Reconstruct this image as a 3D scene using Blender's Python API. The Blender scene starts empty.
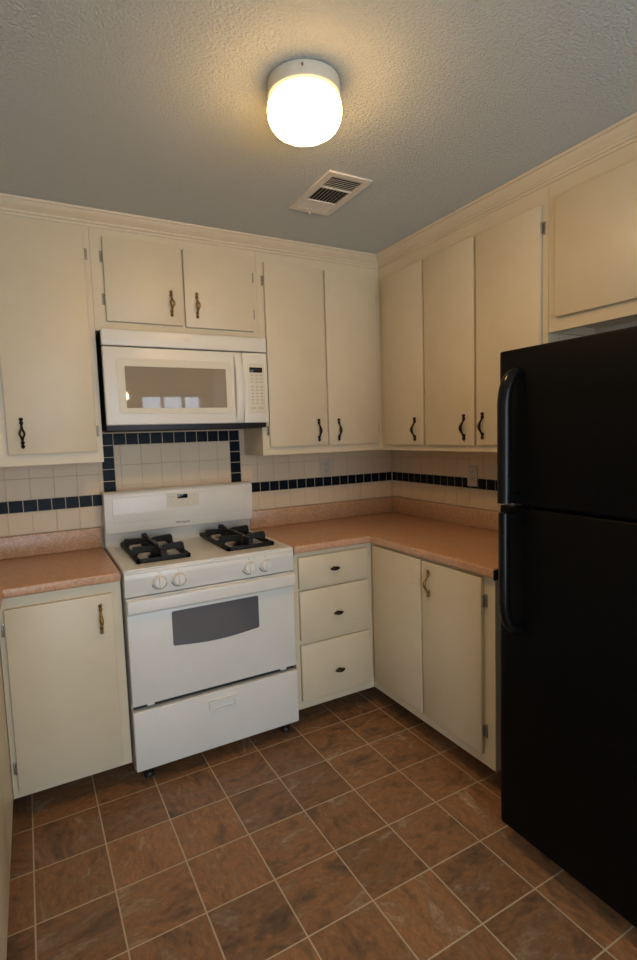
import bpy, bmesh, math, random
from mathutils import Vector, Matrix
random.seed(4)
S = bpy.context.scene
COL = S.collection

# ------------------------------------------------------------------ camera
F_PX = 526.29
CAM = Vector((-2.0702, -2.7816, 1.4394)); YAW, PIT, ROL = .49992, .08807, -.03248
fw = Vector((math.sin(YAW)*math.cos(PIT), math.cos(YAW)*math.cos(PIT), -math.sin(PIT)))
rt = Vector((math.cos(YAW), -math.sin(YAW), 0)); up = rt.cross(fw)
Rv = rt*math.cos(ROL) + up*math.sin(ROL); Uv = -rt*math.sin(ROL) + up*math.cos(ROL)
cd = bpy.data.cameras.new('camera'); cam = bpy.data.objects.new('camera', cd); COL.objects.link(cam)
M3 = Matrix((Rv, Uv, -fw)).transposed(); cam.matrix_world = Matrix.Translation(CAM) @ M3.to_4x4()
cd.sensor_fit = 'VERTICAL'; cd.sensor_height = 36; cd.lens = F_PX/960*36; cd.clip_start = .02
S.camera = cam

# ------------------------------------------------------------------ light and exposure
LAMP_E = 72.0; LAMP_C = (1.0, .59, .22)
WIN_W = 19.0; WIN_C = (.72, .86, 1.0)
S.view_settings.view_transform = 'Standard'; S.view_settings.look = 'None'
S.view_settings.gamma = 1; S.view_settings.use_curve_mapping = False
S.view_settings.exposure = 0.0
w = bpy.data.worlds.new('world'); S.world = w; w.use_nodes = True
w.node_tree.nodes['Background'].inputs[0].default_value = (.72, .85, 1, 1)
w.node_tree.nodes['Background'].inputs[1].default_value = 0.9
XL, YB, H = -2.785, -4.45, 2.415           # left wall, rear wall, ceiling
WINS = [(-.86, -.10, .95, 1.98), (-2.55, -1.15, .10, 2.00)]   # rear wall windows x0,x1,z0,z1; the second is unseen, added for more daylight
for i, (x0, x1, z0, z1) in enumerate(WINS):
    l = bpy.data.lights.new('window_daylight', 'AREA'); l.shape = 'RECTANGLE'
    l.size = x1-x0-.06; l.size_y = z1-z0-.06; l.color = WIN_C; l.energy = WIN_W*(x1-x0)*(z1-z0)
    o = bpy.data.objects.new('window_daylight', l); COL.objects.link(o)
    o.location = ((x0+x1)/2, YB-.10, (z0+z1)/2); o.rotation_euler = (math.radians(90), 0, math.radians(180))
    o.rotation_euler = Vector((0, 1, .05)).to_track_quat('-Z', 'Y').to_euler()

# ------------------------------------------------------------------ materials
def mat(name, col, rough=.5, metal=0, spec=.5, emit=None, es=1, coat=0):
    m = bpy.data.materials.new(name); m.use_nodes = True
    b = m.node_tree.nodes['Principled BSDF']
    b.inputs['Base Color'].default_value = (*col, 1); b.inputs['Roughness'].default_value = rough
    b.inputs['Metallic'].default_value = metal; b.inputs['Specular IOR Level'].default_value = spec
    b.inputs['Coat Weight'].default_value = coat; b.inputs['Coat Roughness'].default_value = .05
    if emit: b.inputs['Emission Color'].default_value = (*emit, 1); b.inputs['Emission Strength'].default_value = es
    return m
class NT:
    def __init__(s, m): s.t = m.node_tree; s.b = s.t.nodes['Principled BSDF']
    def n(s, typ, **k):
        n = s.t.nodes.new(typ)
        for a, v in k.items():
            if a in n.inputs.keys() and not hasattr(n, a): n.inputs[a].default_value = v
            else: setattr(n, a, v)
        return n
    def l(s, a, b): s.t.links.new(a, b)
    def math(s, op, a, b=None, c=None):
        n = s.t.nodes.new('ShaderNodeMath'); n.operation = op
        for i, v in enumerate((a, b, c)):
            if v is None: continue
            if isinstance(v, (int, float)): n.inputs[i].default_value = v
            else: s.l(v, n.inputs[i])
        return n.outputs[0]
    def noise(s, scale, detail=4, rough=.5, dist=0, vec=None):
        n = s.t.nodes.new('ShaderNodeTexNoise')
        n.inputs['Scale'].default_value = scale; n.inputs['Detail'].default_value = detail
        n.inputs['Roughness'].default_value = rough; n.inputs['Distortion'].default_value = dist
        if vec is None:
            if not hasattr(s, 'tc'): s.tc = s.t.nodes.new('ShaderNodeTexCoord')
            vec = s.tc.outputs['Object']
        s.l(vec, n.inputs['Vector']); return n.outputs['Fac']
    def ramp(s, fac, stops):
        n = s.t.nodes.new('ShaderNodeValToRGB'); e = n.color_ramp.elements
        while len(e) < len(stops): e.new(.5)
        for k, (p, c) in zip(e, stops): k.position = p; k.color = (*c, 1)
        s.l(fac, n.inputs[0]); return n.outputs[0]
    def mix(s, f, a, b):
        n = s.t.nodes.new('ShaderNodeMix'); n.data_type = 'RGBA'
        s.l(f, n.inputs[0]) if not isinstance(f, float) else setattr(n.inputs[0], 'default_value', f)
        for i, v in ((6, a), (7, b)):
            if isinstance(v, tuple): n.inputs[i].default_value = (*v, 1)
            else: s.l(v, n.inputs[i])
        return n.outputs[2]
    def bump(s, h, strength, dist):
        n = s.t.nodes.new('ShaderNodeBump'); n.inputs['Strength'].default_value = strength
        n.inputs['Distance'].default_value = dist; s.l(h, n.inputs['Height']); s.l(n.outputs[0], s.b.inputs['Normal'])
def mottled(name, c1, c2, scale, rough=.5, bs=.1, bd=.001, lo=.35, hi=.65, **k):
    m = mat(name, c1, rough, **k); t = NT(m); f = t.noise(scale, 5, .6)
    t.l(t.ramp(f, [(lo, c1), (hi, c2)]), t.b.inputs['Base Color']); bs and t.bump(f, bs, bd); return m

CREAM = mottled('cream_cabinet_paint', (.640, .550, .390), (.660, .570, .410), 9, .42, .12, .0015)
CREAM_IN = mottled('cabinet_underside_paint', (.55, .52, .45), (.60, .57, .49), 12, .6)
TRIM = mottled('cream_trim_paint', (.66, .56, .40), (.68, .58, .42), 8, .5)
WALL = mottled('wall_paint', (.66, .62, .54), (.69, .65, .57), 20, .6)
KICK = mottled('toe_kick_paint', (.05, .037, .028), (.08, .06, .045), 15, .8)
RANGE_W = mottled('white_enamel', (.71, .69, .635), (.73, .71, .655), 6, .32, .0, .0, coat=.06)
PLASTIC_W = mottled('white_plastic', (.70, .67, .60), (.72, .69, .62), 8, .35)
KEYP = mat('faint_key_print', (.40, .35, .26), .5)
KNOB_W = mat('knob_white', (.72, .70, .64), .35)
MW_PANEL = mat('keypad_cream', (.66, .61, .49), .4)
BLACKP = mottled('black_plastic', (.012, .012, .013), (.02, .02, .02), 30, .45)
IRON = mottled('cast_iron', (.010, .010, .010), (.018, .017, .016), 60, .5, .3, .001, spec=.2)
BURN = mottled('burner_bowl_metal', (.42, .36, .28), (.5, .44, .34), 20, .3, metal=.6)
DISPLAY = mat('display_black', (.006, .007, .01), .12)
PRINT = mat('grey_print', (.22, .19, .15), .5)
PRINT_D = mat('dark_print', (.12, .11, .10), .5)
OVEN_GLASS = mat('oven_window_glass', (.11, .11, .12), .12, spec=.8, coat=.5)
MW_GLASS = mat('microwave_window_glass', (.27, .215, .155), .025, spec=.55, coat=.1)
BRASS = mottled('antique_brass', (.50, .31, .10), (.12, .065, .022), 160, .3, metal=.8)
BRONZE = mottled('dark_bronze', (.055, .035, .022), (.02, .013, .01), 160, .35, metal=.85)
NICKEL = mottled('worn_nickel', (.42, .40, .36), (.30, .28, .25), 120, .35, metal=.8)
HINGE_P = mottled('painted_hinge', (.42, .36, .27), (.24, .20, .15), 150, .4, metal=.3)
OUTLET = mat('outlet_plastic', (.53, .46, .37), .4)
RING = mottled('lamp_ring_paint', (.62, .57, .47), (.66, .61, .50), 10, .4)
VENT_W = mottled('vent_enamel', (.68, .64, .55), (.72, .68, .58), 20, .45)
DARK = mat('duct_shade_black', (.012, .011, .01), .9)
TILE_C = mottled('cream_wall_tile', (.62, .495, .345), (.66, .53, .375), 4, .45, .05, .0005, spec=.3)
TILE_D = mottled('navy_wall_tile', (.006, .009, .013), (.010, .014, .019), 30, .30, .1, .0006, spec=.06)
GROUT = mottled('wall_grout', (.50, .40, .28), (.54, .43, .31), 60, .9)
GLOBE = mat('lamp_glass', (.9, .85, .75), .3, emit=LAMP_C, es=LAMP_E); t = NT(GLOBE)
gs = t.n('ShaderNodeSeparateXYZ'); gtc = t.n('ShaderNodeTexCoord'); t.l(gtc.outputs['Object'], gs.inputs[0])
gr = t.n('ShaderNodeMapRange'); gr.interpolation_type = 'SMOOTHSTEP'    # glow graded into the shade, weaker above to reduce the ceiling halo
for k_, v_ in enumerate((-.125, -.060, LAMP_E, 3.5)): gr.inputs[1+k_].default_value = v_
t.l(gs.outputs[2], gr.inputs[0]); t.l(gr.outputs[0], t.b.inputs['Emission Strength'])
BULB = mat('bulb', (.9, .85, .75), .3, emit=(1, .7, .4), es=60)
# fridge black, pebbled
FR = mat('black_fridge_enamel', (.0035, .0034, .0033), .42, spec=.07); t = NT(FR); t.bump(t.noise(260, 2), .25, .0006)
FR_H = mat('black_fridge_handle', (.004, .004, .004), .22, spec=.22)
# counter laminate
def laminate(name, a, b, c, s1, s2):
    m = mat(name, a, .33); t = NT(m)
    big = t.noise(s1, 6, .65, 1.5); fine = t.noise(s2, 3, .7)
    c1 = t.ramp(big, [(.3, a), (.55, b), (.72, c)]); c2 = t.ramp(fine, [(.38, tuple(x*.8 for x in a)), (.62, tuple(min(1, x*1.12) for x in b))])
    t.l(t.mix(.5, c1, c2), t.b.inputs['Base Color']); return m
LAM = laminate('salmon_laminate', (.45, .25, .145), (.60, .345, .205), (.72, .47, .31), 38, 150)
LAM_LIP = laminate('salmon_laminate_lip', (.38, .22, .12), (.54, .33, .20), (.68, .49, .34), 60, 110)
# ceiling
CEIL = mat('textured_ceiling', (.60, .635, .605), .9); t = NT(CEIL)
t.bump(t.noise(125, 4, .62, .4), 1.0, .012)
# floor vinyl tiles
FLOOR = mat('slate_look_vinyl_tile', (.2, .1, .06), .42, spec=.4); t = NT(FLOOR)
tc = t.n('ShaderNodeTexCoord'); mp = t.n('ShaderNodeMapping', vector_type='TEXTURE')
mp.inputs['Location'].default_value = (-2.1582, -.6204, 0); mp.inputs['Rotation'].default_value = (0, 0, .0085); mp.inputs['Scale'].default_value = (.2278, .2278, 1)
t.l(tc.outputs['Object'], mp.inputs[0])
fl = t.n('ShaderNodeVectorMath', operation='FLOOR'); t.l(mp.outputs[0], fl.inputs[0])
fr = t.n('ShaderNodeVectorMath', operation='FRACTION'); t.l(mp.outputs[0], fr.inputs[0])
sx = t.n('ShaderNodeSeparateXYZ'); t.l(fr.outputs[0], sx.inputs[0])
ex = t.math('PINGPONG', sx.outputs[0], .5); ey = t.math('PINGPONG', sx.outputs[1], .5)
edge = t.math('MINIMUM', ex, ey)
wn = t.n('ShaderNodeTexWhiteNoise', noise_dimensions='3D'); t.l(fl.outputs[0], wn.inputs['Vector'])
sc = t.n('ShaderNodeVectorMath', operation='SCALE'); t.l(wn.outputs['Color'], sc.inputs[0]); sc.inputs['Scale'].default_value = 40
vr = t.n('ShaderNodeVectorRotate', rotation_type='Z_AXIS'); t.l(mp.outputs[0], vr.inputs['Vector'])
t.l(t.math('MULTIPLY', t.math('FLOOR', t.math('MULTIPLY', wn.outputs['Value'], 4)), 1.5708), vr.inputs['Angle'])
strt = t.n('ShaderNodeVectorMath', operation='MULTIPLY'); t.l(vr.outputs[0], strt.inputs[0]); strt.inputs[1].default_value = (1.0, 1.9, 1)
av = t.n('ShaderNodeVectorMath', operation='ADD'); t.l(strt.outputs[0], av.inputs[0]); t.l(sc.outputs[0], av.inputs[1])
n1 = t.noise(1.5, 9, .62, .7, av.outputs[0]); n2 = t.noise(7, 12, .80, .25, av.outputs[0])
base = t.ramp(n1, [(.26, (.11, .068, .040)), (.40, (.20, .116, .062)), (.50, (.31, .155, .070)), (.57, (.24, .140, .075)), (.70, (.40, .29, .18))])
vein = t.ramp(n2, [(.28, (.45, .42, .40)), (.44, (.88, .84, .82)), (.57, (1.10, 1.06, 1.02)), (.74, (1.9, 1.75, 1.55))])
mul = t.n('ShaderNodeMix', data_type='RGBA', blend_type='MULTIPLY'); mul.inputs[0].default_value = 1
t.l(base, mul.inputs[6]); t.l(vein, mul.inputs[7])
vb = t.n('ShaderNodeMix', data_type='RGBA', blend_type='MULTIPLY'); vb.inputs[0].default_value = 1
t.l(mul.outputs[2], vb.inputs[6]); t.l(t.ramp(wn.outputs['Value'], [(0, (.78, .79, .82)), (1, (1.16, 1.12, 1.06))]), vb.inputs[7])
gm = t.math('LESS_THAN', edge, .0105)
t.l(t.mix(gm, vb.outputs[2], (.50, .39, .26)), t.b.inputs['Base Color'])
hgt = t.math('ADD', t.math('MULTIPLY', t.math('MINIMUM', edge, .02), 30), t.math('MULTIPLY', n2, .35)); t.bump(hgt, .35, .0015)
# glass pane
PANE = bpy.data.materials.new('window_glass'); PANE.use_nodes = True; nt = PANE.node_tree
nt.nodes.remove(nt.nodes['Principled BSDF'])
tr = nt.nodes.new('ShaderNodeBsdfTransparent'); gl = nt.nodes.new('ShaderNodeBsdfGlossy'); gl.inputs['Roughness'].default_value = .02
mx = nt.nodes.new('ShaderNodeMixShader'); mx.inputs[0].default_value = .06
nt.links.new(tr.outputs[0], mx.inputs[1]); nt.links.new(gl.outputs[0], mx.inputs[2]); nt.links.new(mx.outputs[0], nt.nodes['Material Output'].inputs[0])

# ------------------------------------------------------------------ mesh helpers
ID = lambda u, v, z: Vector((u, v, z))
TB = lambda u, v, z: Vector((u, -v, z))            # back wall: u = x, v = out into the room
TR = lambda u, v, z: Vector((-v, -u, z))           # right wall: u = distance from the back wall
TL = lambda u, v, z: Vector((XL+v, -u, z))         # left wall
ORG = {}
class MB:
    def __init__(s, T=ID): s.bm = bmesh.new(); s.T = T
    def _add(s, b, T=None):
        T = T or s.T
        for v in b.verts: v.co = T(*v.co)
        me = bpy.data.meshes.new('t'); b.to_mesh(me); b.free(); s.bm.from_mesh(me); bpy.data.meshes.remove(me)
    def box(s, a, b, bev=0, seg=2):
        q = bmesh.new(); bmesh.ops.create_cube(q, size=1)
        lo = [min(a[i], b[i]) for i in range(3)]; hi = [max(a[i], b[i]) for i in range(3)]
        for v in q.verts: v.co = Vector([(lo[i]+hi[i])/2 + v.co[i]*(hi[i]-lo[i]) for i in range(3)])
        if bev: bmesh.ops.bevel(q, geom=q.edges[:], offset=bev, segments=seg, affect='EDGES', profile=.5, clamp_overlap=True)
        s._add(q); return s
    def prism(s, pts, ax, a, b, bev=0, seg=2, smooth=False):
        """closed polygon extruded along axis ax; pts are the two other coordinates in order"""
        q = bmesh.new(); o = [i for i in range(3) if i != ax]
        def P(p, h): c = [0, 0, 0]; c[o[0]], c[o[1]] = p; c[ax] = h; return q.verts.new(c)
        A = [P(p, a) for p in pts]; B = [P(p, b) for p in pts]; n = len(pts)
        q.faces.new(A); q.faces.new(B[::-1])
        for i in range(n): q.faces.new((A[i], B[i], B[(i+1) % n], A[(i+1) % n]))
        bmesh.ops.recalc_face_normals(q, faces=q.faces[:])
        if bev:
            bmesh.ops.bevel(q, geom=[e for e in q.edges], offset=bev, segments=seg, affect='EDGES', profile=.5, clamp_overlap=True)
        s._add(q); return s
    def tube(s, pts, rad, n=10, flat=1.0):
        q = bmesh.new(); pts = [Vector(p) for p in pts]; N = len(pts)
        if not isinstance(rad, (list, tuple)): rad = [rad]*N
        rings = []; ref = None
        for i, p in enumerate(pts):
            d = (pts[min(i+1, N-1)]-pts[max(i-1, 0)]).normalized()
            if ref is None: ref = d.orthogonal().normalized() if abs(d.z) < .9 else Vector((1, 0, 0))
            a = (ref - d*ref.dot(d)).normalized(); ref = a; b = d.cross(a)
            rings.append([q.verts.new(p+(a*math.cos(2*math.pi*k/n)*flat+b*math.sin(2*math.pi*k/n))*rad[i]) for k in range(n)])
        for r0, r1 in zip(rings, rings[1:]):
            for k in range(n): q.faces.new((r0[k], r0[(k+1) % n], r1[(k+1) % n], r1[k]))
        q.faces.new(rings[0][::-1]); q.faces.new(rings[-1]); s._add(q); return s
    def lathe(s, prof, c, axis=2, n=32):
        """prof: (radius, height) list from start to end; closed with caps"""
        q = bmesh.new(); c = Vector(c); e = [Vector((1, 0, 0)), Vector((0, 1, 0)), Vector((0, 0, 1))]
        A = e[axis]; B = e[(axis+1) % 3]; D = e[(axis+2) % 3]; rings = []
        for r, h in prof:
            rings.append([q.verts.new(c+A*h+(B*math.cos(2*math.pi*k/n)+D*math.sin(2*math.pi*k/n))*max(r, 1e-4)) for k in range(n)])
        for r0, r1 in zip(rings, rings[1:]):
            for k in range(n): q.faces.new((r0[k], r0[(k+1) % n], r1[(k+1) % n], r1[k]))
        q.faces.new(rings[0][::-1]); q.faces.new(rings[-1]); s._add(q); return s
    def text(s, body, size, loc, T, ang=0, depth=.0004):
        """letters lying in the (u, z) plane of the transform at v"""
        cu = bpy.data.curves.new('txt', 'FONT'); cu.body = body; cu.size = size; cu.align_x = 'CENTER'; cu.align_y = 'CENTER'; cu.extrude = depth
        o = bpy.data.objects.new('txt', cu); COL.objects.link(o); dg = bpy.context.evaluated_depsgraph_get()
        me = bpy.data.meshes.new_from_object(o.evaluated_get(dg)); bpy.data.objects.remove(o); bpy.data.curves.remove(cu)
        q = bmesh.new(); q.from_mesh(me); bpy.data.meshes.remove(me)
        for v in q.verts: v.co = Vector((loc[0]+v.co.x, loc[1]+v.co.z, loc[2]+v.co.y))
        s._add(q, T); return s
    def build(s, name, m, parent=None, label=None, smooth=True):
        bmesh.ops.recalc_face_normals(s.bm, faces=s.bm.faces[:])
        L = ORG.get(parent.name, Vector()) if parent else Vector()
        for v in s.bm.verts: v.co -= L
        me = bpy.data.meshes.new(name); s.bm.to_mesh(me); s.bm.free()
        for mm in (m if isinstance(m, list) else [m]): me.materials.append(mm)
        if smooth:
            for p in me.polygons: p.use_smooth = True
            me.set_sharp_from_angle(angle=math.radians(38))
        o = bpy.data.objects.new(name, me); COL.objects.link(o); o.parent = parent; ORG[o.name] = L
        if label: o['label'] = label
        return o
def thing(name, label, cat, loc, group=None):
    o = bpy.data.objects.new(name, None); COL.objects.link(o); o.empty_display_size = .05
    o.location = loc; ORG[o.name] = Vector(loc); o['label'] = label; o['category'] = cat
    if group: o['group'] = group
    return o
def tag(o, label, cat, group=None):
    o['label'] = label; o['category'] = cat
    if group: o['group'] = group
    return o
def struct(o): o['kind'] = 'structure'; return o

# ------------------------------------------------------------------ room shell
struct(MB().box((XL-.1, YB-.1, -.1), (.1, .1, 0)).build('floor', FLOOR, smooth=False))
struct(MB().box((XL-.1, YB-.1, H), (.1, .1, H+.1)).build('ceiling', CEIL, smooth=False))
struct(MB().box((XL-.1, 0, 0), (.1, .1, H)).build('wall_back', WALL, smooth=False))
struct(MB().box((0, YB-.1, 0), (.1, 0, H)).build('wall_right', WALL, smooth=False))
struct(MB().box((XL-.1, YB-.1, 0), (XL, 0, H)).build('wall_left', WALL, smooth=False))
m = MB(); xs = [XL, WINS[1][0], WINS[1][1], WINS[0][0], WINS[0][1], 0]
m.box((xs[0], YB-.1, 0), (xs[1], YB, H)).box((xs[2], YB-.1, 0), (xs[3], YB, H)).box((xs[4], YB-.1, 0), (xs[5], YB, H))
for x0, x1, z0, z1 in WINS: m.box((x0, YB-.1, 0), (x1, YB, z0)).box((x0, YB-.1, z1), (x1, YB, H))
struct(m.build('wall_rear', WALL, smooth=False))
for i, (x0, x1, z0, z1) in enumerate(WINS):
    n = 3; y0, y1 = YB-.06, YB-.02; f = .035
    m = MB().box((x0, y0, z0), (x1, y1, z0+f)).box((x0, y0, z1-f), (x1, y1, z1))
    for k in range(n+1):
        xx = x0+(x1-x0)*k/n; a = max(x0, xx-.018); m.box((a, y0, z0+f), (min(x1, xx+.018), y1, z1-f))
    wf = struct(m.build('window_%d' % (i+1), TRIM, smooth=False))
    MB().box((x0+.02, YB-.042, z0+.02), (x1-.02, YB-.038, z1-.02)).build('pane', PANE, wf, smooth=False)
    MB().box((x0-.05, YB+.0005, z0-.05), (x1+.05, YB+.04, z0-.02), .004).build('window_sill', TRIM, wf)

# crown moulding round the cabinet tops
DU, DD = .272, .291
def crown(name, T, u0, u1, zt, mit0, mit1):
    pr = [(0, -.062), (.007, -.062), (.009, -.056), (.007, -.051), (.013, -.049), (.015, -.044), (.013, -.040), (.020, -.034),
          (.030, -.026), (.038, -.016), (.041, -.010), (.048, -.009), (.050, -.002), (.050, 0), (0, 0)]
    q = bmesh.new(); A = []; B = []
    for p, z in pr:
        A.append(q.verts.new((u0+mit0*p, DU+p, zt+z))); B.append(q.verts.new((u1+mit1*p, DU+p, zt+z)))
    n = len(pr); q.faces.new(A); q.faces.new(B[::-1])
    for i in range(n): q.faces.new((A[i], B[i], B[(i+1) % n], A[(i+1) % n]))
    m = MB(T); m._add(q); return struct(m.build(name, TRIM))
crown('trim_1', TB, XL+.001, -DU, H-.001, 0, -1)
crown('trim_2', TR, DU, 2.45, H-.001, 1, 0)

# ------------------------------------------------------------------ cabinet hardware
def pull(T, u, v, z, m, parent, hl=.056, opened=False, label=None):
    b = MB(T)
    for sgn in (-1, 1):
        b.lathe([(.002, -.013), (.0055, -.010), (.0082, -.004), (.0062, .001), (.0045, .004), (.0075, .009), (.0085, .013), (.0045, .018)],
                (u, v+.006, z+sgn*(hl-.012)), 2, 12)
        b.lathe([(.0045, 0), (.0045, .008)], (u, v, z+sgn*(hl-.014)), 1, 10)
    k = 15; P = []; R = []
    for i in range(k):
        s = -1+2*i/(k-1); P.append((u, v+.006+.021*(math.cos(s*math.pi)*.5+.5)**.75, z+s*(hl-.016))); R.append(.0040+.0040*math.exp(-(s/.4)**2))
    if opened:
        for sg in (-1, 1):
            b.tube([(p[0]+sg*.0088*math.exp(-((-1+2*i/(k-1))/.36)**2), p[1], p[2]) for i, p in enumerate(P)], [.0042]*k, 8)
    else:
        b.tube(P, R, 10)
    return b.build('pull_handle', m, parent, label)
def hinge(T, u, v, z, side, m, parent, h=.048, w=.013):
    b = MB(T)        # side +1: plate lies to the +u side of the door edge u
    b.box((u+side*.001, v-.0005, z-h/2), (u+side*w, v+.0025, z+h/2), .0008)
    b.tube([(u+side*.0015, v+.012, z-h/2+.004), (u+side*.0015, v+.012, z+h/2-.004)], .0042, 10)
    b.box((u+side*.0005, v+.0015, z-h*.32), (u+side*.003, v+.013, z+h*.32))
    for dz in (-.013, .013): b.lathe([(.0028, 0), (.0022, .0015)], (u+side*w*.62, v+.0022, z+dz), 1, 8)
    return b.build('hinge', m, parent)
def door(T, u0, u1, z0, z1, v, parent, name='door', label=None, th=.019):
    return MB(T).box((u0, v+.0008, z0), (u1, v+th, z1), .0028, 2).build(name, CREAM, parent, label)
def carcass(T, u0, u1, z0, z1, depth, parent, fronts, lip=.022, v0=.002, kick=0, kick_d=.17, kick_u=None, frame_u0=None, sides=(1, 1)):
    """side, bottom, top and back panels as the body, a face frame with openings behind the fronts"""
    F = .019; e = .0006; fu0 = frame_u0 if frame_u0 is not None else u0+e
    b = MB(T)
    if sides[0]: b.box((u0+e, v0, z0), (u0+.016, depth-F, z1))
    if sides[1]: b.box((u1-.016, v0, z0), (u1-e, depth-F, z1))
    b.box((u0+.016, v0, z0+lip), (u1-.016, depth-F, z0+lip+.014)).box((u0+.016, v0, z1-.016), (u1-.016, depth-F, z1)).box((u0+.016, v0, z0+lip+.014), (u1-.016, v0+.006, z1-.016))
    b.build('body', CREAM, parent)
    # face frame
    g = MB(T); fs = sorted(fronts); o = .010
    za = min(f[2] for f in fs)+o; zb = max(f[3] for f in fs)-o
    g.box((fu0, depth-F, z0), (u1-e, depth, za)).box((fu0, depth-F, zb), (u1-e, depth, z1))
    cols = []
    for f in fs:
        if not cols or abs(cols[-1][0]-f[0]) > .02: cols.append((f[0], f[1]))
    prev = fu0
    for a, c in cols: g.box((prev, depth-F, za), (a+o, depth, zb)); prev = c-o
    g.box((prev, depth-F, za), (u1-e, depth, zb))
    for a, c in cols:
        rows = sorted([(f[2], f[3]) for f in fs if abs(f[0]-a) <= .02])
        for (p, q), (r, s_) in zip(rows, rows[1:]): g.box((a+o, depth-F, q-o), (c-o, depth, r+o))
    g.build('face_frame', CREAM, parent, smooth=False)
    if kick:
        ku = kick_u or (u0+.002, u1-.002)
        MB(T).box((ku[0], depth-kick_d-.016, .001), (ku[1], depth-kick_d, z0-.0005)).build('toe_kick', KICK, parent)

# ------------------------------------------------------------------ upper cabinets
ZT = H-.001
c = thing('wall_cabinet', 'tall cream upper cabinet at far left, dark pull low on its door', 'cabinet', (XL+.5, -.14, 1.345))
f = [(-2.53, -2.184, 1.392, 2.33), (-2.146, -1.807, 1.392, 2.331)]
carcass(TB, XL, -1.782, 1.345, ZT, DU, c, f)
d = door(TB, *f[1], DU, c); pull(TB, -2.091, DD, 1.477, BRONZE, d, .06, True, label='dark bronze pull'); hinge(TB, -1.807, DU, 2.236, 1, HINGE_P, d); hinge(TB, -1.807, DU, 1.482, 1, HINGE_P, d)
d = door(TB, *f[0], DU, c); pull(TB, -2.24, DD, 1.477, BRONZE, d, .06, True, label='dark bronze pull'); hinge(TB, -2.53, DU, 2.236, -1, HINGE_P, d); hinge(TB, -2.53, DU, 1.482, -1, HINGE_P, d)

c = thing('wall_cabinet', 'short cream upper cabinet above the microwave with two doors and brass pulls', 'cabinet', (-1.4, -.14, 1.918))
f = [(-1.733, -1.397, 1.959, 2.317), (-1.386, -1.046, 1.955, 2.309)]
carcass(TB, -1.782, -1.018, 1.918, ZT, DU, c, f, lip=.004)
d = door(TB, *f[0], DU, c); pull(TB, -1.450, DD, 2.052, BRASS, d, .056, True, 'antique brass openwork pull'); hinge(TB, -1.733, DU, 2.234, -1, HINGE_P, d); hinge(TB, -1.733, DU, 2.053, -1, HINGE_P, d)
d = door(TB, *f[1], DU, c); pull(TB, -1.331, DD, 2.053, BRASS, d, .056, True, 'antique brass openwork pull'); hinge(TB, -1.046, DU, 2.221, 1, HINGE_P, d); hinge(TB, -1.046, DU, 2.042, 1, HINGE_P, d)

c = thing('wall_cabinet', 'tall cream upper cabinet with two doors between the microwave and the corner', 'cabinet', (-.5, -.14, 1.335))
f = [(-.981, -.650, 1.378, 2.303), (-.633, -.305, 1.376, 2.301)]
carcass(TB, -1.018, -.003, 1.335, ZT, DU, c, f)
d = door(TB, *f[0], DU, c); pull(TB, -.698, DD, 1.455, BRONZE, d, .057, label='dark bronze pull'); hinge(TB, -.981, DU, 2.212, -1, HINGE_P, d); hinge(TB, -.981, DU, 1.462, -1, HINGE_P, d)
d = door(TB, *f[1], DU, c); pull(TB, -.573, DD, 1.455, BRONZE, d, .057, label='dark bronze pull'); hinge(TB, -.305, DU, 2.19, 1, HINGE_P, d); hinge(TB, -.305, DU, 1.462, 1, HINGE_P, d)

c = thing('wall_cabinet', 'long cream upper cabinet with three doors on the right wall', 'cabinet', (-.14, -.83, 1.333))
f = [(.328, .662, 1.364, 2.286), (.678, 1.014, 1.363, 2.284), (1.029, 1.363, 1.364, 2.282)]
carcass(TR, DU+.002, 1.389, 1.333, ZT, DU, c, f)
d = door(TR, *f[0], DU, c); pull(TR, .600, DD, 1.443, BRONZE, d, .058, label='dark bronze pull')
d = door(TR, *f[1], DU, c); pull(TR, .955, DD, 1.443, BRONZE, d, .058, label='dark bronze pull'); hinge(TR, .678, DU, 1.44, -1, HINGE_P, d, w=.008); hinge(TR, .678, DU, 2.19, -1, HINGE_P, d, w=.008)
d = door(TR, *f[2], DU, c); pull(TR, 1.070, DD, 1.447, BRONZE, d, .057, label='dark bronze pull'); hinge(TR, 1.363, DU, 2.198, 1, NICKEL, d); hinge(TR, 1.363, DU, 1.45, 1, NICKEL, d)

c = thing('wall_cabinet', 'short cream upper cabinet hung above the black refrigerator', 'cabinet', (-.14, -1.92, 1.80))
f = [(1.430, 1.905, 1.849, 2.288), (1.925, 2.40, 1.849, 2.288)]
carcass(TR, 1.389, 2.45, 1.800, ZT, DU, c, f, lip=.03)
d = door(TR, *f[0], DU, c); hinge(TR, 1.430, DU, 2.203, -1, CREAM, d, w=.009); hinge(TR, 1.430, DU, 1.923, -1, CREAM, d, w=.009)
d = door(TR, *f[1], DU, c); hinge(TR, 2.40, DU, 2.203, 1, CREAM, d, w=.009); hinge(TR, 2.40, DU, 1.923, 1, CREAM, d, w=.009)

# ------------------------------------------------------------------ base cabinets
BF, BD = .559, .578; ZB = .098; ZC = .8755
c = thing('base_cabinet', 'cream base cabinet left of the stove, one door with a brass pull', 'cabinet', (-2.0, -.28, 0))
f = [(-2.194, -1.821, .124, .832)]
carcass(TB, -2.2145, -1.785, ZB, ZC, BF, c, f, kick=1)
d = door(TB, *f[0], BF, c); pull(TB, -1.868, BD, .734, BRASS, d, .057, label='aged brass pull'); hinge(TB, -2.194, BF, .753, -1, NICKEL, d); hinge(TB, -2.194, BF, .217, -1, NICKEL, d)

c = thing('base_cabinet', 'cream base cabinet along the left wall, seen edge-on at the left margin', 'cabinet', (XL+.28, -.9, 0))
f = [(.97, 1.44, .124, .832), (1.46, 1.93, .124, .832)]
carcass(TL, .003, 2.0, ZB, ZC, .569, c, f, kick=1)
for q in f: d = door(TL, *q, .569-.016, c)

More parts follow.
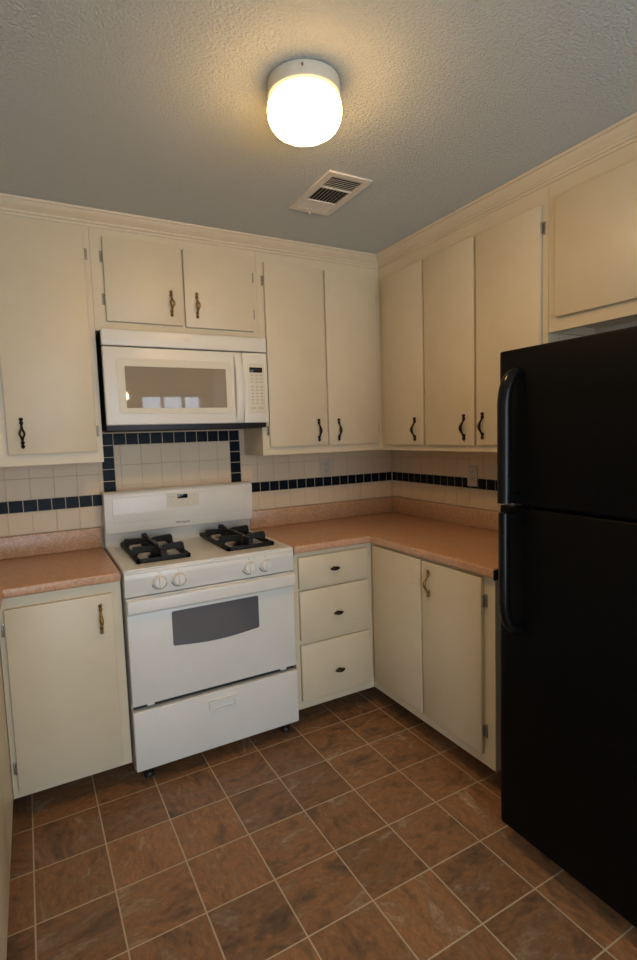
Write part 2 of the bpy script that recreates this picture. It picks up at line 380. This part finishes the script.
c = thing('drawer_cabinet', 'cream base cabinet right of the stove with three stacked drawers', 'cabinet', (-.78, -.28, 0))
f = [(-.988, -.596, .702, .853), (-.988, -.597, .445, .688), (-.990, -.597, .141, .421)]
carcass(TB, -1.012, -BF-.001, ZB, ZC, BF, c, f, kick=1, kick_u=(-1.01, -BF+.168))
for k, (q, zz) in enumerate(zip(f, (.778, .552, .258))):
    d = door(TB, *q, BF, c, 'drawer')
    uu = (-.795, -.782, -.782)[k]
    b = MB(TB); n = 13
    b.tube([(uu-.028+.056*i/(n-1), BD+.012+.004*math.sin(math.pi*i/(n-1)), zz) for i in range(n)], [.0015+.0085*math.sin(math.pi*i/(n-1))**.8 for i in range(n)], 12)
    b.lathe([(.008, 0), (.0045, .004), (.0045, .012)], (uu, BD, zz), 1, 12)
    b.build('knob', BRONZE, d, 'dark oval knob')

c = thing('base_cabinet', 'cream two-door base cabinet on the right, ending at the refrigerator, one brass pull', 'cabinet', (-.28, -.8, 0))
f = [(.597, .966, .148, .864), (.978, 1.330, .149, .864)]
carcass(TR, .003, 1.385, ZB, ZC, BF, c, f, kick=1, frame_u0=BF, kick_u=(BF-.168, 1.38))
d = door(TR, *f[0], BF, c)
for zz in (.806, .742): MB(TR).lathe([(.0028, 0), (.0028, .0006)], (.903, BD-.0003, zz), 1, 10).build('screw_hole', PRINT, d, 'small empty screw hole where a pull was')
d = door(TR, *f[1], BF, c); pull(TR, 1.027, BD, .768, BRASS, d, .057, label='aged brass pull'); hinge(TR, 1.333, BF+.003, .773, 1, NICKEL, d, .052, .015); hinge(TR, 1.333, BF+.003, .245, 1, NICKEL, d, .052, .015)

# ------------------------------------------------------------------ countertops
VC = .584; Z0, Z1 = .8765, .914
def counter(name, pts, lips, caps, label):
    c = thing(name, label, 'countertop', (sum(p[0] for p in pts)/len(pts), sum(p[1] for p in pts)/len(pts), Z0))
    MB().prism(pts, 2, Z0, Z1, .007, 3).build('worktop', LAM, c)
    for a, b_ in lips: MB().box(a, b_, .005, 2).build('upstand', LAM_LIP, c, 'mottled pink laminate upstand')
    for a, b_ in caps: MB().box(a, b_, .002).build('end_cap', BLACKP, c, 'black end cap')
counter('countertop', [(-1.013, -.001), (-1.013, -VC), (-VC, -VC), (-VC, -1.400), (-.001, -1.400), (-.001, -.001)],
        [((-1.013, -.0015, Z1), (-.0015, -.020, 1.016)), ((-.0015, -.0205, Z1), (-.020, -1.400, 1.016))],
        [((-1.0165, -VC+.004, Z0-.006), (-1.0135, -VC-.003, Z1-.004)), ((-VC-.003, -1.4005, Z0-.006), (-VC+.03, -1.404, Z1-.004))],
        'salmon laminate L-shaped countertop right of the stove, running through the corner to the refrigerator')
counter('countertop', [(XL+.001, -.001), (XL+.001, -2.02), (-2.193, -2.02), (-2.193, -VC), (-1.784, -VC), (-1.784, -.001)],
        [((XL+.0015, -.0015, Z1), (-1.784, -.020, 1.016)), ((XL+.0015, -.0205, Z1), (XL+.020, -2.02, 1.016))], [],
        'salmon laminate countertop at the far left, left of the stove')

# ------------------------------------------------------------------ tiled backsplash
def tiles(name, T, u0, u1, regions, label, loc):
    c = thing(name, label, 'tiles', loc)
    g = MB(T)
    for a, b_, z0, z1 in u0: g.box((a, .0006, z0), (b_, .0028, z1))
    g.build('grout', GROUT, c, smooth=False)
    G = .0010
    for kind, us, zs in regions:
        m = MB(T)
        for a, b_ in zip(us, us[1:]):
            for p, q in zip(zs, zs[1:]):
                if b_-a > .008 and q-p > .006: gg = G if kind == 'c' else .0019; m.box((a+gg, .0024, p+gg), (b_-gg, .0048, q-gg), .0008, 1)
        if not len(m.bm.verts): continue
        if kind == 'c': m.build('cream_tiles', TILE_C, c)
        else: m.build('dark_tiles', TILE_D, c, 'navy black accent tiles')
def grid(a, b, step, origin):
    k = math.ceil((a-origin)/step+1e-6); r = [a]
    while origin+k*step < b-1e-6: r.append(origin+k*step); k += 1
    return r+[b]
ZL, ZM0, ZM1 = 1.017, 1.119, 1.1765
zs_hi = [ZM1, 1.277, 1.333]; zs_hiL = [ZM1, 1.275, 1.344]
R = []
# left of the stove
ul = grid(XL+.002, -1.764, .0998, -1.779); R += [('c', ul, [ZL, ZM0]), ('c', ul, zs_hiL), ('d', grid(XL+.002, -1.764, .0593, -1.757), [ZM0, ZM1])]
# framed panel behind the stove
cx = [-1.762, -1.703]; cx2 = [-1.104, -1.043]
R += [('d', cx, grid(.98, 1.414, .059, 1.414)), ('d', cx2, grid(.98, 1.414, .059, 1.414)), ('d', grid(-1.762, -1.043, .0598, -1.703), [1.414, 1.473])]
R += [('c', grid(-1.703, -1.104, .0995, -1.575), [.98, 1.011, 1.111, 1.211, 1.314, 1.414]), ('c', [-1.764+.0, -1.762], [1, 1.1])]
R += [('c', grid(-1.762, -1.043, .0995, -1.575), [1.473, 1.515])]
# right of the stove
ur = grid(-1.043, -.007, .0995, -.05); R += [('c', ur, [ZL, ZM0]), ('c', ur, zs_hi), ('d', grid(-1.043, -.007, .0588, -.050), [ZM0, ZM1])]
tiles('tile_backsplash', TB, [(XL+.002, -1.782, 1.0165, 1.344), (-1.781, -1.02, .935, 1.517), (-1.019, -.0035, 1.0165, 1.332)], None, R,
      'cream tile backsplash on the back wall, navy band framing the area behind the stove', (-1.4, -.002, 1.0165))
R = [('c', grid(.007, 1.42, .0995, .0), [ZL, ZM0]), ('c', grid(.007, 1.42, .0995, .0), [ZM1, 1.277, 1.331]), ('d', grid(.007, 1.42, .0584, .0555), [ZM0, ZM1])]
tiles('tile_backsplash', TR, [(.0066, 1.42, 1.0165, 1.331)], None, R, 'cream tile backsplash on the right wall with a straight navy tile band', (-.002, -.7, 1.0165))

def outlet(T, u, z, loc, label, h=.113, w=.070):
    c = thing('wall_outlet', label, 'outlet', loc)
    MB(T).box((u-w/2, .0066, z-h/2), (u+w/2, .0125, z+h/2), .003, 3).build('cover_plate', OUTLET, c)
    for dz in (-.02, .02):
        s = MB(T).lathe([(.017, .0), (.0165, .002)], (u, .0122, z+dz), 1, 20).build('socket', OUTLET, c)
        MB(T).box((u-.008, .0139, z+dz-.002), (u-.005, .0145, z+dz+.009)).box((u+.005, .0139, z+dz-.002), (u+.008, .0145, z+dz+.009)).lathe([(.0025, 0), (.0025, .0005)], (u, .014, z+dz-.008), 1, 8).build('slot', PRINT_D, s)
    MB(T).lathe([(.003, 0), (.0028, .0012)], (u, .0123, z), 1, 10).build('screw', NICKEL, c)
outlet(TB, -.503, 1.232, (-.503, -.0066, 1.175), 'cream wall outlet on the back wall above the navy band')
outlet(TR, .721, 1.188, (-.0066, -.721, 1.131), 'cream wall outlet on the right wall overlapping the navy band')

# ------------------------------------------------------------------ over-range microwave
mw = thing('microwave', 'white over-range microwave hung above the stove', 'microwave', (-1.39, -.02, 1.4775))
X0, X1 = -1.768, -1.007; FV = .341
MB(TB).box((X0+.003, .008, 1.480), (X1-.003, FV-.030, 1.9165), .003).build('housing', BLACKP, mw, 'black side and underside casing')
MB(TB).box((X0, FV-.034, 1.847), (X1, FV, 1.9165), .005, 3).build('vent_panel', PLASTIC_W, mw)
XD = -1.136
MB(TB).box((X0, FV-.030, 1.503), (XD-.001, FV, 1.842), .006, 3).build('door', PLASTIC_W, mw)
dr = bpy.data.objects[[o.name for o in mw.children if o.name.startswith('door')][0]]
def rrect(a, b, c_, d_, r, n=6):
    P = []
    for (x, z, s) in ((b-r, d_-r, 0), (a+r, d_-r, 1), (a+r, c_+r, 2), (b-r, c_+r, 3)):
        for k in range(n+1):
            t_ = (s+k/n)*math.pi/2; P.append((x+r*math.cos(t_), z+r*math.sin(t_)))
    return P
def ring(T, o, i, v0, v1):
    """frame between two outlines with the same number of points"""
    q = bmesh.new(); n = len(o)
    L = [[q.verts.new((p[0], v, p[1])) for p in pts] for pts, v in ((o, v0), (o, v1), (i, v1), (i, v0))]
    for a, b in ((0, 1), (1, 2), (2, 3), (3, 0)):
        for k in range(n): q.faces.new((L[a][k], L[a][(k+1) % n], L[b][(k+1) % n], L[b][k]))
    m = MB(T); m._add(q); return m
ring(TB, rrect(-1.713, -1.195, 1.552, 1.793, .018), rrect(-1.682, -1.223, 1.577, 1.759, .004), FV-.004, FV+.004).build('window_frame', MW_PANEL, dr)
MB(TB).box((-1.6825, FV-.003, 1.5765), (-1.2225, FV+.0012, 1.7595)).build('window', MW_GLASS, dr, 'tinted glass window')
m = MB(TB); n = 17; P = []
for i in range(n):
    s = i/(n-1); z = 1.512+s*.318; P.append((z, FV+.004+.026*math.sin(math.pi*s)**.6))
q = bmesh.new(); secs = []
for i, (z, v) in enumerate(P):
    s = i/(n-1); wd = .017+.006*math.sin(math.pi*s); xc = -1.163+.004*math.sin(math.pi*s)
    th = .010; secs.append([q.verts.new((xc+a*wd, v+b_, z)) for a, b_ in ((-1, -.014), (-.9, -.002), (-.5, .004), (.5, .004), (.9, -.002), (1, -.014))])
for a, b_ in zip(secs, secs[1:]):
    for k in range(6): q.faces.new((a[k], a[(k+1) % 6], b_[(k+1) % 6], b_[k]))
q.faces.new(secs[0]); q.faces.new(secs[-1][::-1]); m._add(q); m.build('handle', PLASTIC_W, dr)
cp = MB(TB).box((XD+.001, FV-.030, 1.503), (X1, FV, 1.842), .005, 3).build('control_panel', PLASTIC_W, mw)
MB(TB).box((-1.114, FV-.002, 1.548), (-1.024, FV+.0012, 1.790), .001).build('keypad', MW_PANEL, cp)
MB(TB).box((-1.102, FV, 1.747), (-1.034, FV+.0022, 1.772), .0008).build('display', DISPLAY, cp, 'black clock display')
b = MB(TB)
for r, zz in enumerate((1.733, 1.717, 1.701, 1.678, 1.662, 1.646, 1.630, 1.614, 1.598)):
    for k in range(3): b.box((-1.096+k*.024, FV+.001, zz-.0022), (-1.084+k*.024, FV+.0019, zz+.0022))
b.build('key_print', KEYP, cp)
MB(TB).text('START', .008, (-1.088, FV+.0014, 1.574), TB).text('CANCEL', .008, (-1.050, FV+.0014, 1.574), TB).build('key_lettering', PRINT_D, cp)
b = MB(TB)   # pale swirl badge on the vent panel
b.tube([(-1.400+.018*math.cos(a)*(.3+a/9), FV+.0005, 1.884+.009*math.sin(a)*(.3+a/9)) for a in [k*.35 for k in range(26)]], .0011, 6)
b.build('badge', MW_PANEL, mw)
b = MB(TB).box((X0+.02, .03, 1.4775), (X1-.02, FV-.05, 1.4802))
b.build('underside_filter', IRON, mw)

# ------------------------------------------------------------------ gas range
rg = thing('gas_range', 'white freestanding four-burner gas range between the base cabinets', 'stove', (-1.4, -.3, 0))
A, B = -1.776, -1.026
MB(TB).box((A+.002, .02, .055), (B-.002, .556, .902), .003).build('body', RANGE_W, rg)
# cooktop with rolled front and knob fascia below
ck = MB(TB).prism([(.030, .900), (.030, .916), (.592, .916), (.600, .913), (.604, .906), (.604, .900)], 0, A, B, .0015, 2).build('cooktop', RANGE_W, rg)
rim = ring(lambda u, v, z: Vector((u, -z, v)), rrect(A+.002, B-.002, .045, .598, .02), rrect(A+.032, B-.032, .075, .560, .02), .914, .9185).build('cooktop_rim', RANGE_W, ck)
fa = MB(TB).prism([(.550, .806), (.550, .900), (.604, .900), (.605, .880), (.598, .806)], 0, A, B, .0025, 2).build('knob_fascia', RANGE_W, rg)
for kx in (-1.639, -1.560, -1.248, -1.168):
    k = MB(TB).lathe([(.030, -.004), (.030, .003), (.0265, .005), (.0245, .020), (.021, .0235), (.001, .024)], (kx, .6035, .856), 1, 28)
    ko = k.build('knob', KNOB_W, rg)
    MB(TB).box((kx-.0055, .622, .856-.023), (kx+.0055, .6345, .856+.023), .003, 2).build('grip', KNOB_W, ko)
    MB(TB).lathe([(.0345, 0), (.034, .0012)], (kx, .6006, .856), 1, 28).build('shadow_skirt', PRINT_D, ko)  # dark disc stands in for the shadow round the knob
for kx in (-1.639, -1.560, -1.248, -1.168): MB(TB).box((kx-.004, .6035, .8915), (kx+.004, .6052, .8935)).build('dial_mark', PRINT, fa)
# oven door
od = MB(TB).box((A+.002, .560, .347), (B-.002, .598, .801), .005, 3).build('oven_door', RANGE_W, rg)
MB(TB).prism([(.590, .794), (.606, .797), (.618, .793), (.620, .785), (.622, .745), (.618, .738), (.604, .736), (.598, .730), (.590, .730)], 0, A+.004, B-.004, .002, 2).build('handle', RANGE_W, od)
W0, W1 = -1.597, -1.209; pts = []
o_ = rrect(W0, W1, .571, .7185, .008, 4)
n2 = []
for i, (x, z) in enumerate(o_):
    s = (x-W0)/(W1-W0); n2.append((x, z-(.014*math.sin(math.pi*s) if z < .62 else 0)))
# densify the bottom edge of the outline so it bows
lo = sorted([p for p in n2 if p[1] < .62]); hi_ = [p for p in n2 if p[1] >= .62]
bow = [(W0+.008+(W1-W0-.016)*k/20, .571-.014*math.sin(math.pi*k/20)) for k in range(1, 20)]
n2 = hi_+[p for p in n2 if p[1] < .62 and p[0] < (W0+W1)/2]+bow+[p for p in n2 if p[1] < .62 and p[0] > (W0+W1)/2]
q = MB(TB); q.prism(n2, 1, .592, .5995); q.build('oven_window', OVEN_GLASS, od, 'dark grey glass window with a bowed lower edge')
for hx in (-1.702, -1.098): MB(TB).box((hx-.014, .575, .341), (hx+.014, .601, .3495), .002).build('hinge_tab', RANGE_W, od)
MB(TB).box((A+.008, .50, .322), (B-.008, .570, .348)).build('drawer_gap_shade', BLACKP, rg, 'black fill for the shaded gap between oven door and drawer')  # black fill put in for the shade inside the open gap
dw = MB(TB).box((A+.001, .560, .070), (B-.001, .603, .325), .006, 3).build('storage_drawer', RANGE_W, rg)
ring(TB, rrect(-1.462, -1.337, .245, .291, .004, 3), rrect(-1.454, -1.345, .251, .277, .003, 3), .600, .612).build('recessed_pull', RANGE_W, dw)
for fx in (-1.716, -1.070):
    for fy in (.532, .10): MB(TB).lathe([(.021, .0015), (.023, .012), (.019, .022), (.010, .026), (.010, .0555)], (fx, fy, 0), 2, 18).build('foot', BLACKP, rg, 'black levelling foot')
# backguard
bgp = MB(TB).prism([(.018, .916), (.018, 1.176), (.026, 1.188), (.085, 1.190), (.102, 1.180), (.105, 1.165), (.100, 1.05), (.092, .990), (.086, .982), (.050, .980), (.044, .916)], 0, A, B+.004, .003, 2).build('backguard', RANGE_W, rg)
MB(TB).prism([(.094, 1.032), (.094, 1.165), (.1075, 1.160), (.105, 1.08), (.099, 1.036)], 0, A+.036, B-.036, .004, 3).build('raised_panel', RANGE_W, bgp)
sl = lambda z: .1075-(1.160-z)*.035
def TBs(u, v, z): return Vector((u, -(v-.1075+sl(z)), z))
cpn = ring(TBs, rrect(-1.482, -1.318, 1.090, 1.163, .006, 3), rrect(-1.480, -1.320, 1.092, 1.161, .005, 3), .106, .1085).build('control_outline', MW_PANEL, bgp)
MB(TBs).box((-1.480, .104, 1.093), (-1.320, .1082, 1.160)).build('control_panel', MW_PANEL, bgp)
MB(TBs).box((-1.428, .108, 1.134), (-1.376, .1094, 1.155), .0005).build('display', DISPLAY, bgp, 'black clock display')
for (bx, bz) in ((-1.465, 1.146), (-1.447, 1.146), (-1.460, 1.126), (-1.360, 1.146), (-1.341, 1.150), (-1.341, 1.128), (-1.44, 1.108), (-1.400, 1.108), (-1.365, 1.108)):
    MB(TBs).box((bx-.006, .108, bz-.005), (bx+.006, .1098, bz+.005), .001).build('button', PLASTIC_W, bgp)
for (bx, bz) in ((-1.465, 1.146), (-1.447, 1.146), (-1.460, 1.126), (-1.360, 1.146), (-1.341, 1.150), (-1.400, 1.108)): MB(TBs).box((bx-.003, .1092, bz-.0015), (bx+.003, .1102, bz+.0015)).build('button_print', PRINT, bgp)
MB().text('Whirlpool', .017, (-1.405, .0985, 1.012), TB).build('lettering', PRINT_D, bgp)
# burners and grates
for gx, wd in ((-1.594, .106), (-1.195, .108)):
    for cy in (.170, .392):
        bo = MB(TB).lathe([(.070, .9125), (.066, .9175), (.050, .9185), (.046, .916), (.002, .916)], (gx, cy, 0), 2, 28).build('burner', BURN, rg, 'tan metal burner bowl')
        MB(TB).lathe([(.030, .916), (.032, .930), (.036, .932), (.036, .938), (.031, .941), (.001, .942)], (gx, cy, 0), 2, 24).build('burner_cap', IRON, bo, 'black burner cap')
    g = MB(TB); y0, y1 = .062, .498; x0, x1 = gx-wd, gx+wd; zb = .9235
    for a, b_ in (((x0, y0), (x1, y0)), ((x1, y0), (x1, y1)), ((x1, y1), (x0, y1)), ((x0, y1), (x0, y0))):
        xa, xb = min(a[0], b_[0])-.008, max(a[0], b_[0])+.008; ya, yb = min(a[1], b_[1])-.008, max(a[1], b_[1])+.008
        g.box((xa, ya, .917), (xb, yb, .935), .002)
    g.box((x0, .275, .917), (x1, .289, .930), .002)
    def finger(p, c_):
        # rises from the rim and runs inward, widening at the shoulder
        d = Vector((c_[0]-p[0], c_[1]-p[1], 0)); Ln = d.length; d.normalize(); nn = Vector((-d.y, d.x, 0))
        qq = bmesh.new(); pf = [(-.009, .918, .011), (-.006, .960, .0115), (.000, .969, .0115), (Ln-.030, .964, .007), (Ln-.014, .960, .005)]
        bt = [(.012, .918, .011), (.013, .930, .0115), (.020, .940, .0115), (Ln-.030, .944, .007), (Ln-.014, .950, .005)]
        R_ = []
        for (a1, z1_, w1), (a2, z2_, w2) in zip(pf, bt):
            P1 = Vector((p[0], p[1], 0))+d*a1; P2 = Vector((p[0], p[1], 0))+d*a2
            R_.append([qq.verts.new((P1.x+nn.x*w1, P1.y+nn.y*w1, z1_)), qq.verts.new((P1.x-nn.x*w1, P1.y-nn.y*w1, z1_)), qq.verts.new((P2.x-nn.x*w2, P2.y-nn.y*w2, z2_)), qq.verts.new((P2.x+nn.x*w2, P2.y+nn.y*w2, z2_))])
        for a_, c2 in zip(R_, R_[1:]):
            for k in range(4): qq.faces.new((a_[k], a_[(k+1) % 4], c2[(k+1) % 4], c2[k]))
        qq.faces.new(R_[0]); qq.faces.new(R_[-1][::-1]); bmesh.ops.recalc_face_normals(qq, faces=qq.faces[:])
        bmesh.ops.bevel(qq, geom=qq.edges[:], offset=.0015, segments=1, affect='EDGES', clamp_overlap=True); g._add(qq)
    for cy, ya, yb in ((.170, y0, .282), (.392, .282, y1)):
        for p in ((x0, cy), (x1, cy), (gx, ya), (gx, yb)): finger(p, (gx, cy))
    g.build('grate', IRON, rg, 'black cast iron grate over two burners')

# ------------------------------------------------------------------ refrigerator
fg = thing('refrigerator', 'tall black top-freezer refrigerator at the right edge of the kitchen', 'refrigerator', (-.37, -1.97, 0))
FX = .720; Y0, Y1 = 1.545, 2.33
MB(TR).box((Y0+.004, .03, .03), (Y1-.004, FX-.062, 1.660), .006, 2).build('cabinet_body', FR, fg)
def fdoor(z0, z1, name):
    q = bmesh.new(); n = 14; pf = []
    for i in range(n+1):
        s = i/n; pf.append((Y0+(Y1-Y0)*s, FX-.055+.055*(1-abs(2*s-1)**14)*.35+.055*.65))
    pts = [(Y0, FX-.058)]+[(Y0, FX-.016), (Y0+.004, FX-.007), (Y0+.014, FX-.001)]+[(Y0+.03, FX)]+[(Y1-.03, FX), (Y1-.014, FX-.001), (Y1-.004, FX-.007), (Y1, FX-.016), (Y1, FX-.058)]
    return MB(TR).prism(pts, 2, z0, z1, .005, 3).build(name, FR, fg)
fd = fdoor(1.195, 1.682, 'freezer_door'); md = fdoor(.074, 1.183, 'main_door')
MB(TR).box((Y0+.01, FX-.085, 1.180), (Y1-.01, FX-.057, 1.198)).build('door_gasket', BLACKP, fg)
MB(TR).box((Y0+.02, FX-.14, .012), (Y1-.02, FX-.09, .072), .003).build('base_grille', BLACKP, fg)
for fy in (Y0+.06, Y1-.06):
    for fx in (.12, FX-.14): MB(TR).lathe([(.018, .0008), (.018, .02), (.010, .022), (.010, .032)], (fy, fx, 0), 2, 14).build('foot', BLACKP, fg)
MB(TR).box((Y1-.08, FX-.075, 1.661), (Y1-.02, FX-.02, 1.695), .004).build('top_hinge_cover', BLACKP, fg)
MB(TR).box((Y0+.004, FX-.07, 1.182), (Y0+.05, FX-.02, 1.196), .002).build('middle_hinge', NICKEL, fg)
def fhandle(zs, zflat, par, up_=1):
    """bail that leaves the door in a curve at zs and runs straight to zflat, where it meets the door squarely"""
    u = Y0+.078; P = []
    for k in range(13):
        a = math.pi/2*k/12; P.append((u+.014*(1-math.sin(a)), FX-.004+.060*math.sin(a)**.85, zs-up_*.105*(1-math.cos(a))))
    n = 8; z_ = P[-1][2]
    for k in range(1, n+1): P.append((u, FX+.056, z_+(zflat-z_)*k/n))
    R_ = [.016+.001*min(k, 5) for k in range(len(P))]
    m = MB(TR).tube(P, R_, 14, flat=.85)
    m.box((u-.015, FX-.004, zflat-.001 if up_ > 0 else zflat-.030), (u+.015, FX+.056, zflat+.030 if up_ > 0 else zflat+.001), .006, 2)
    m.build('handle', FR_H, par, 'glossy black bail handle')
fhandle(1.612, 1.203, fd, 1); fhandle(.785, 1.172, md, -1)

# ------------------------------------------------------------------ ceiling light and vent
LC = (-1.326, -1.408)
cl = thing('ceiling_light', 'lit round glass dome ceiling light with a white ring base', 'lamp', (LC[0], LC[1], H))
MB().lathe([(.097, -.0008), (.101, -.003), (.1025, -.036), (.100, -.040), (.084, -.040)], (LC[0], LC[1], H), 2, 48).build('ring_base', RING, cl)
MB().lathe([(.084, -.036), (.090, -.040), (.098, -.048), (.1035, -.060), (.105, -.075), (.103, -.092), (.097, -.108), (.086, -.122), (.070, -.132), (.050, -.138), (.025, -.141), (.001, -.142)], (LC[0], LC[1], H), 2, 48).build('glass_shade', GLOBE, cl, 'glowing white glass shade')
for a in (4.2, 2.1, 0.0):
    px_, py_ = LC[0]+.1025*math.cos(a), LC[1]+.1025*math.sin(a)
    MB().tube([(px_, py_, H-.018), (px_+.006*math.cos(a), py_+.006*math.sin(a), H-.018)], .0025, 8).build('set_screw', BRASS, cl)

cv = thing('ceiling_vent', 'white rectangular air vent in the ceiling beside the light', 'vent', (-.921, -.85, H))
VX0, VX1, VY0, VY1 = -1.018, -.824, -1.020, -.668
TC = lambda u, v, z: Vector((u, z, H-.0006-v))     # u=x, v=down, z=y
o = rrect(VX0, VX1, VY0, VY1, .003, 2); i_ = rrect(VX0+.028, VX1-.028, VY0+.026, VY1-.030, .002, 2)
ring(TC, o, i_, 0, .007).build('frame', VENT_W, cv)
MB(TC).box((VX0+.02, 0, VY0+.02), (VX1-.02, .0008, VY1-.02)).build('duct_shade_sheet', DARK, cv, 'black sheet for the unlit duct behind the louvres')  # flat black sheet paints the dark depth of the duct
def slat(x0, x1, y0, y1, tilt, along):
    b = MB(TC); 
    if along == 'x': b.prism([(.002, y0), (.0055, y0+tilt), (.0055, y0+tilt+.0016), (.002, y0+.0016)], 0, x0, x1)
    else:
        b.prism([(x0, .002), (x0+.0014, .002), (x0+.0014+tilt, .0048), (x0+tilt, .0048)], 2, y0, y1)
    b.build('louvre', VENT_W, cv)
ix0, ix1 = VX0+.027, VX1-.027
for k in range(6): slat(ix0, ix1, VY0+.036+k*.0135, 0, -.003, 'x')
MB(TC).box((ix0, .001, VY0+.115), (ix1, .0068, VY0+.123)).build('divider', VENT_W, cv)
for k in range(9): slat(ix0+.008+k*.0155, 0, VY0+.123, VY0+.240, -.003, 'y')
MB(TC).box((ix0, .001, VY0+.240), (ix1, .0068, VY0+.247)).build('divider', VENT_W, cv)
for k in range(8): slat(ix0, ix1, VY0+.252+k*.0085, 0, .008, 'x')
MB(TC).box((-.925, .005, VY1-.010), (-.919, .016, VY1-.002), .001).build('damper_lever', VENT_W, cv)

# lit two-bulb pendant at the far end of the room (it is reflected in the microwave door)
pl = thing('pendant_lamp', 'two-bulb brass pendant lamp seen only as a reflection in the microwave window', 'lamp', (-1.18, -4.0, H))
MB().lathe([(.05, -.001), (.05, -.012), (.02, -.03)], (-1.18, -4.0, H), 2, 20).build('canopy', BRASS, pl)
MB().tube([(-1.18, -4.0, H-.03), (-1.18, -4.0, 1.99)], .006, 8).tube([(-1.26, -4.0, 1.97), (-1.18, -4.0, 1.99), (-1.10, -4.0, 1.97)], .007, 8).build('stem', BRASS, pl)
for bx in (-1.26, -1.10):
    MB().lathe([(.012, 1.955), (.026, 1.935), (.032, 1.91), (.024, 1.885), (.001, 1.875)], (bx, -4.0, 0), 2, 16).build('bulb', BULB, pl, 'lit bulb')
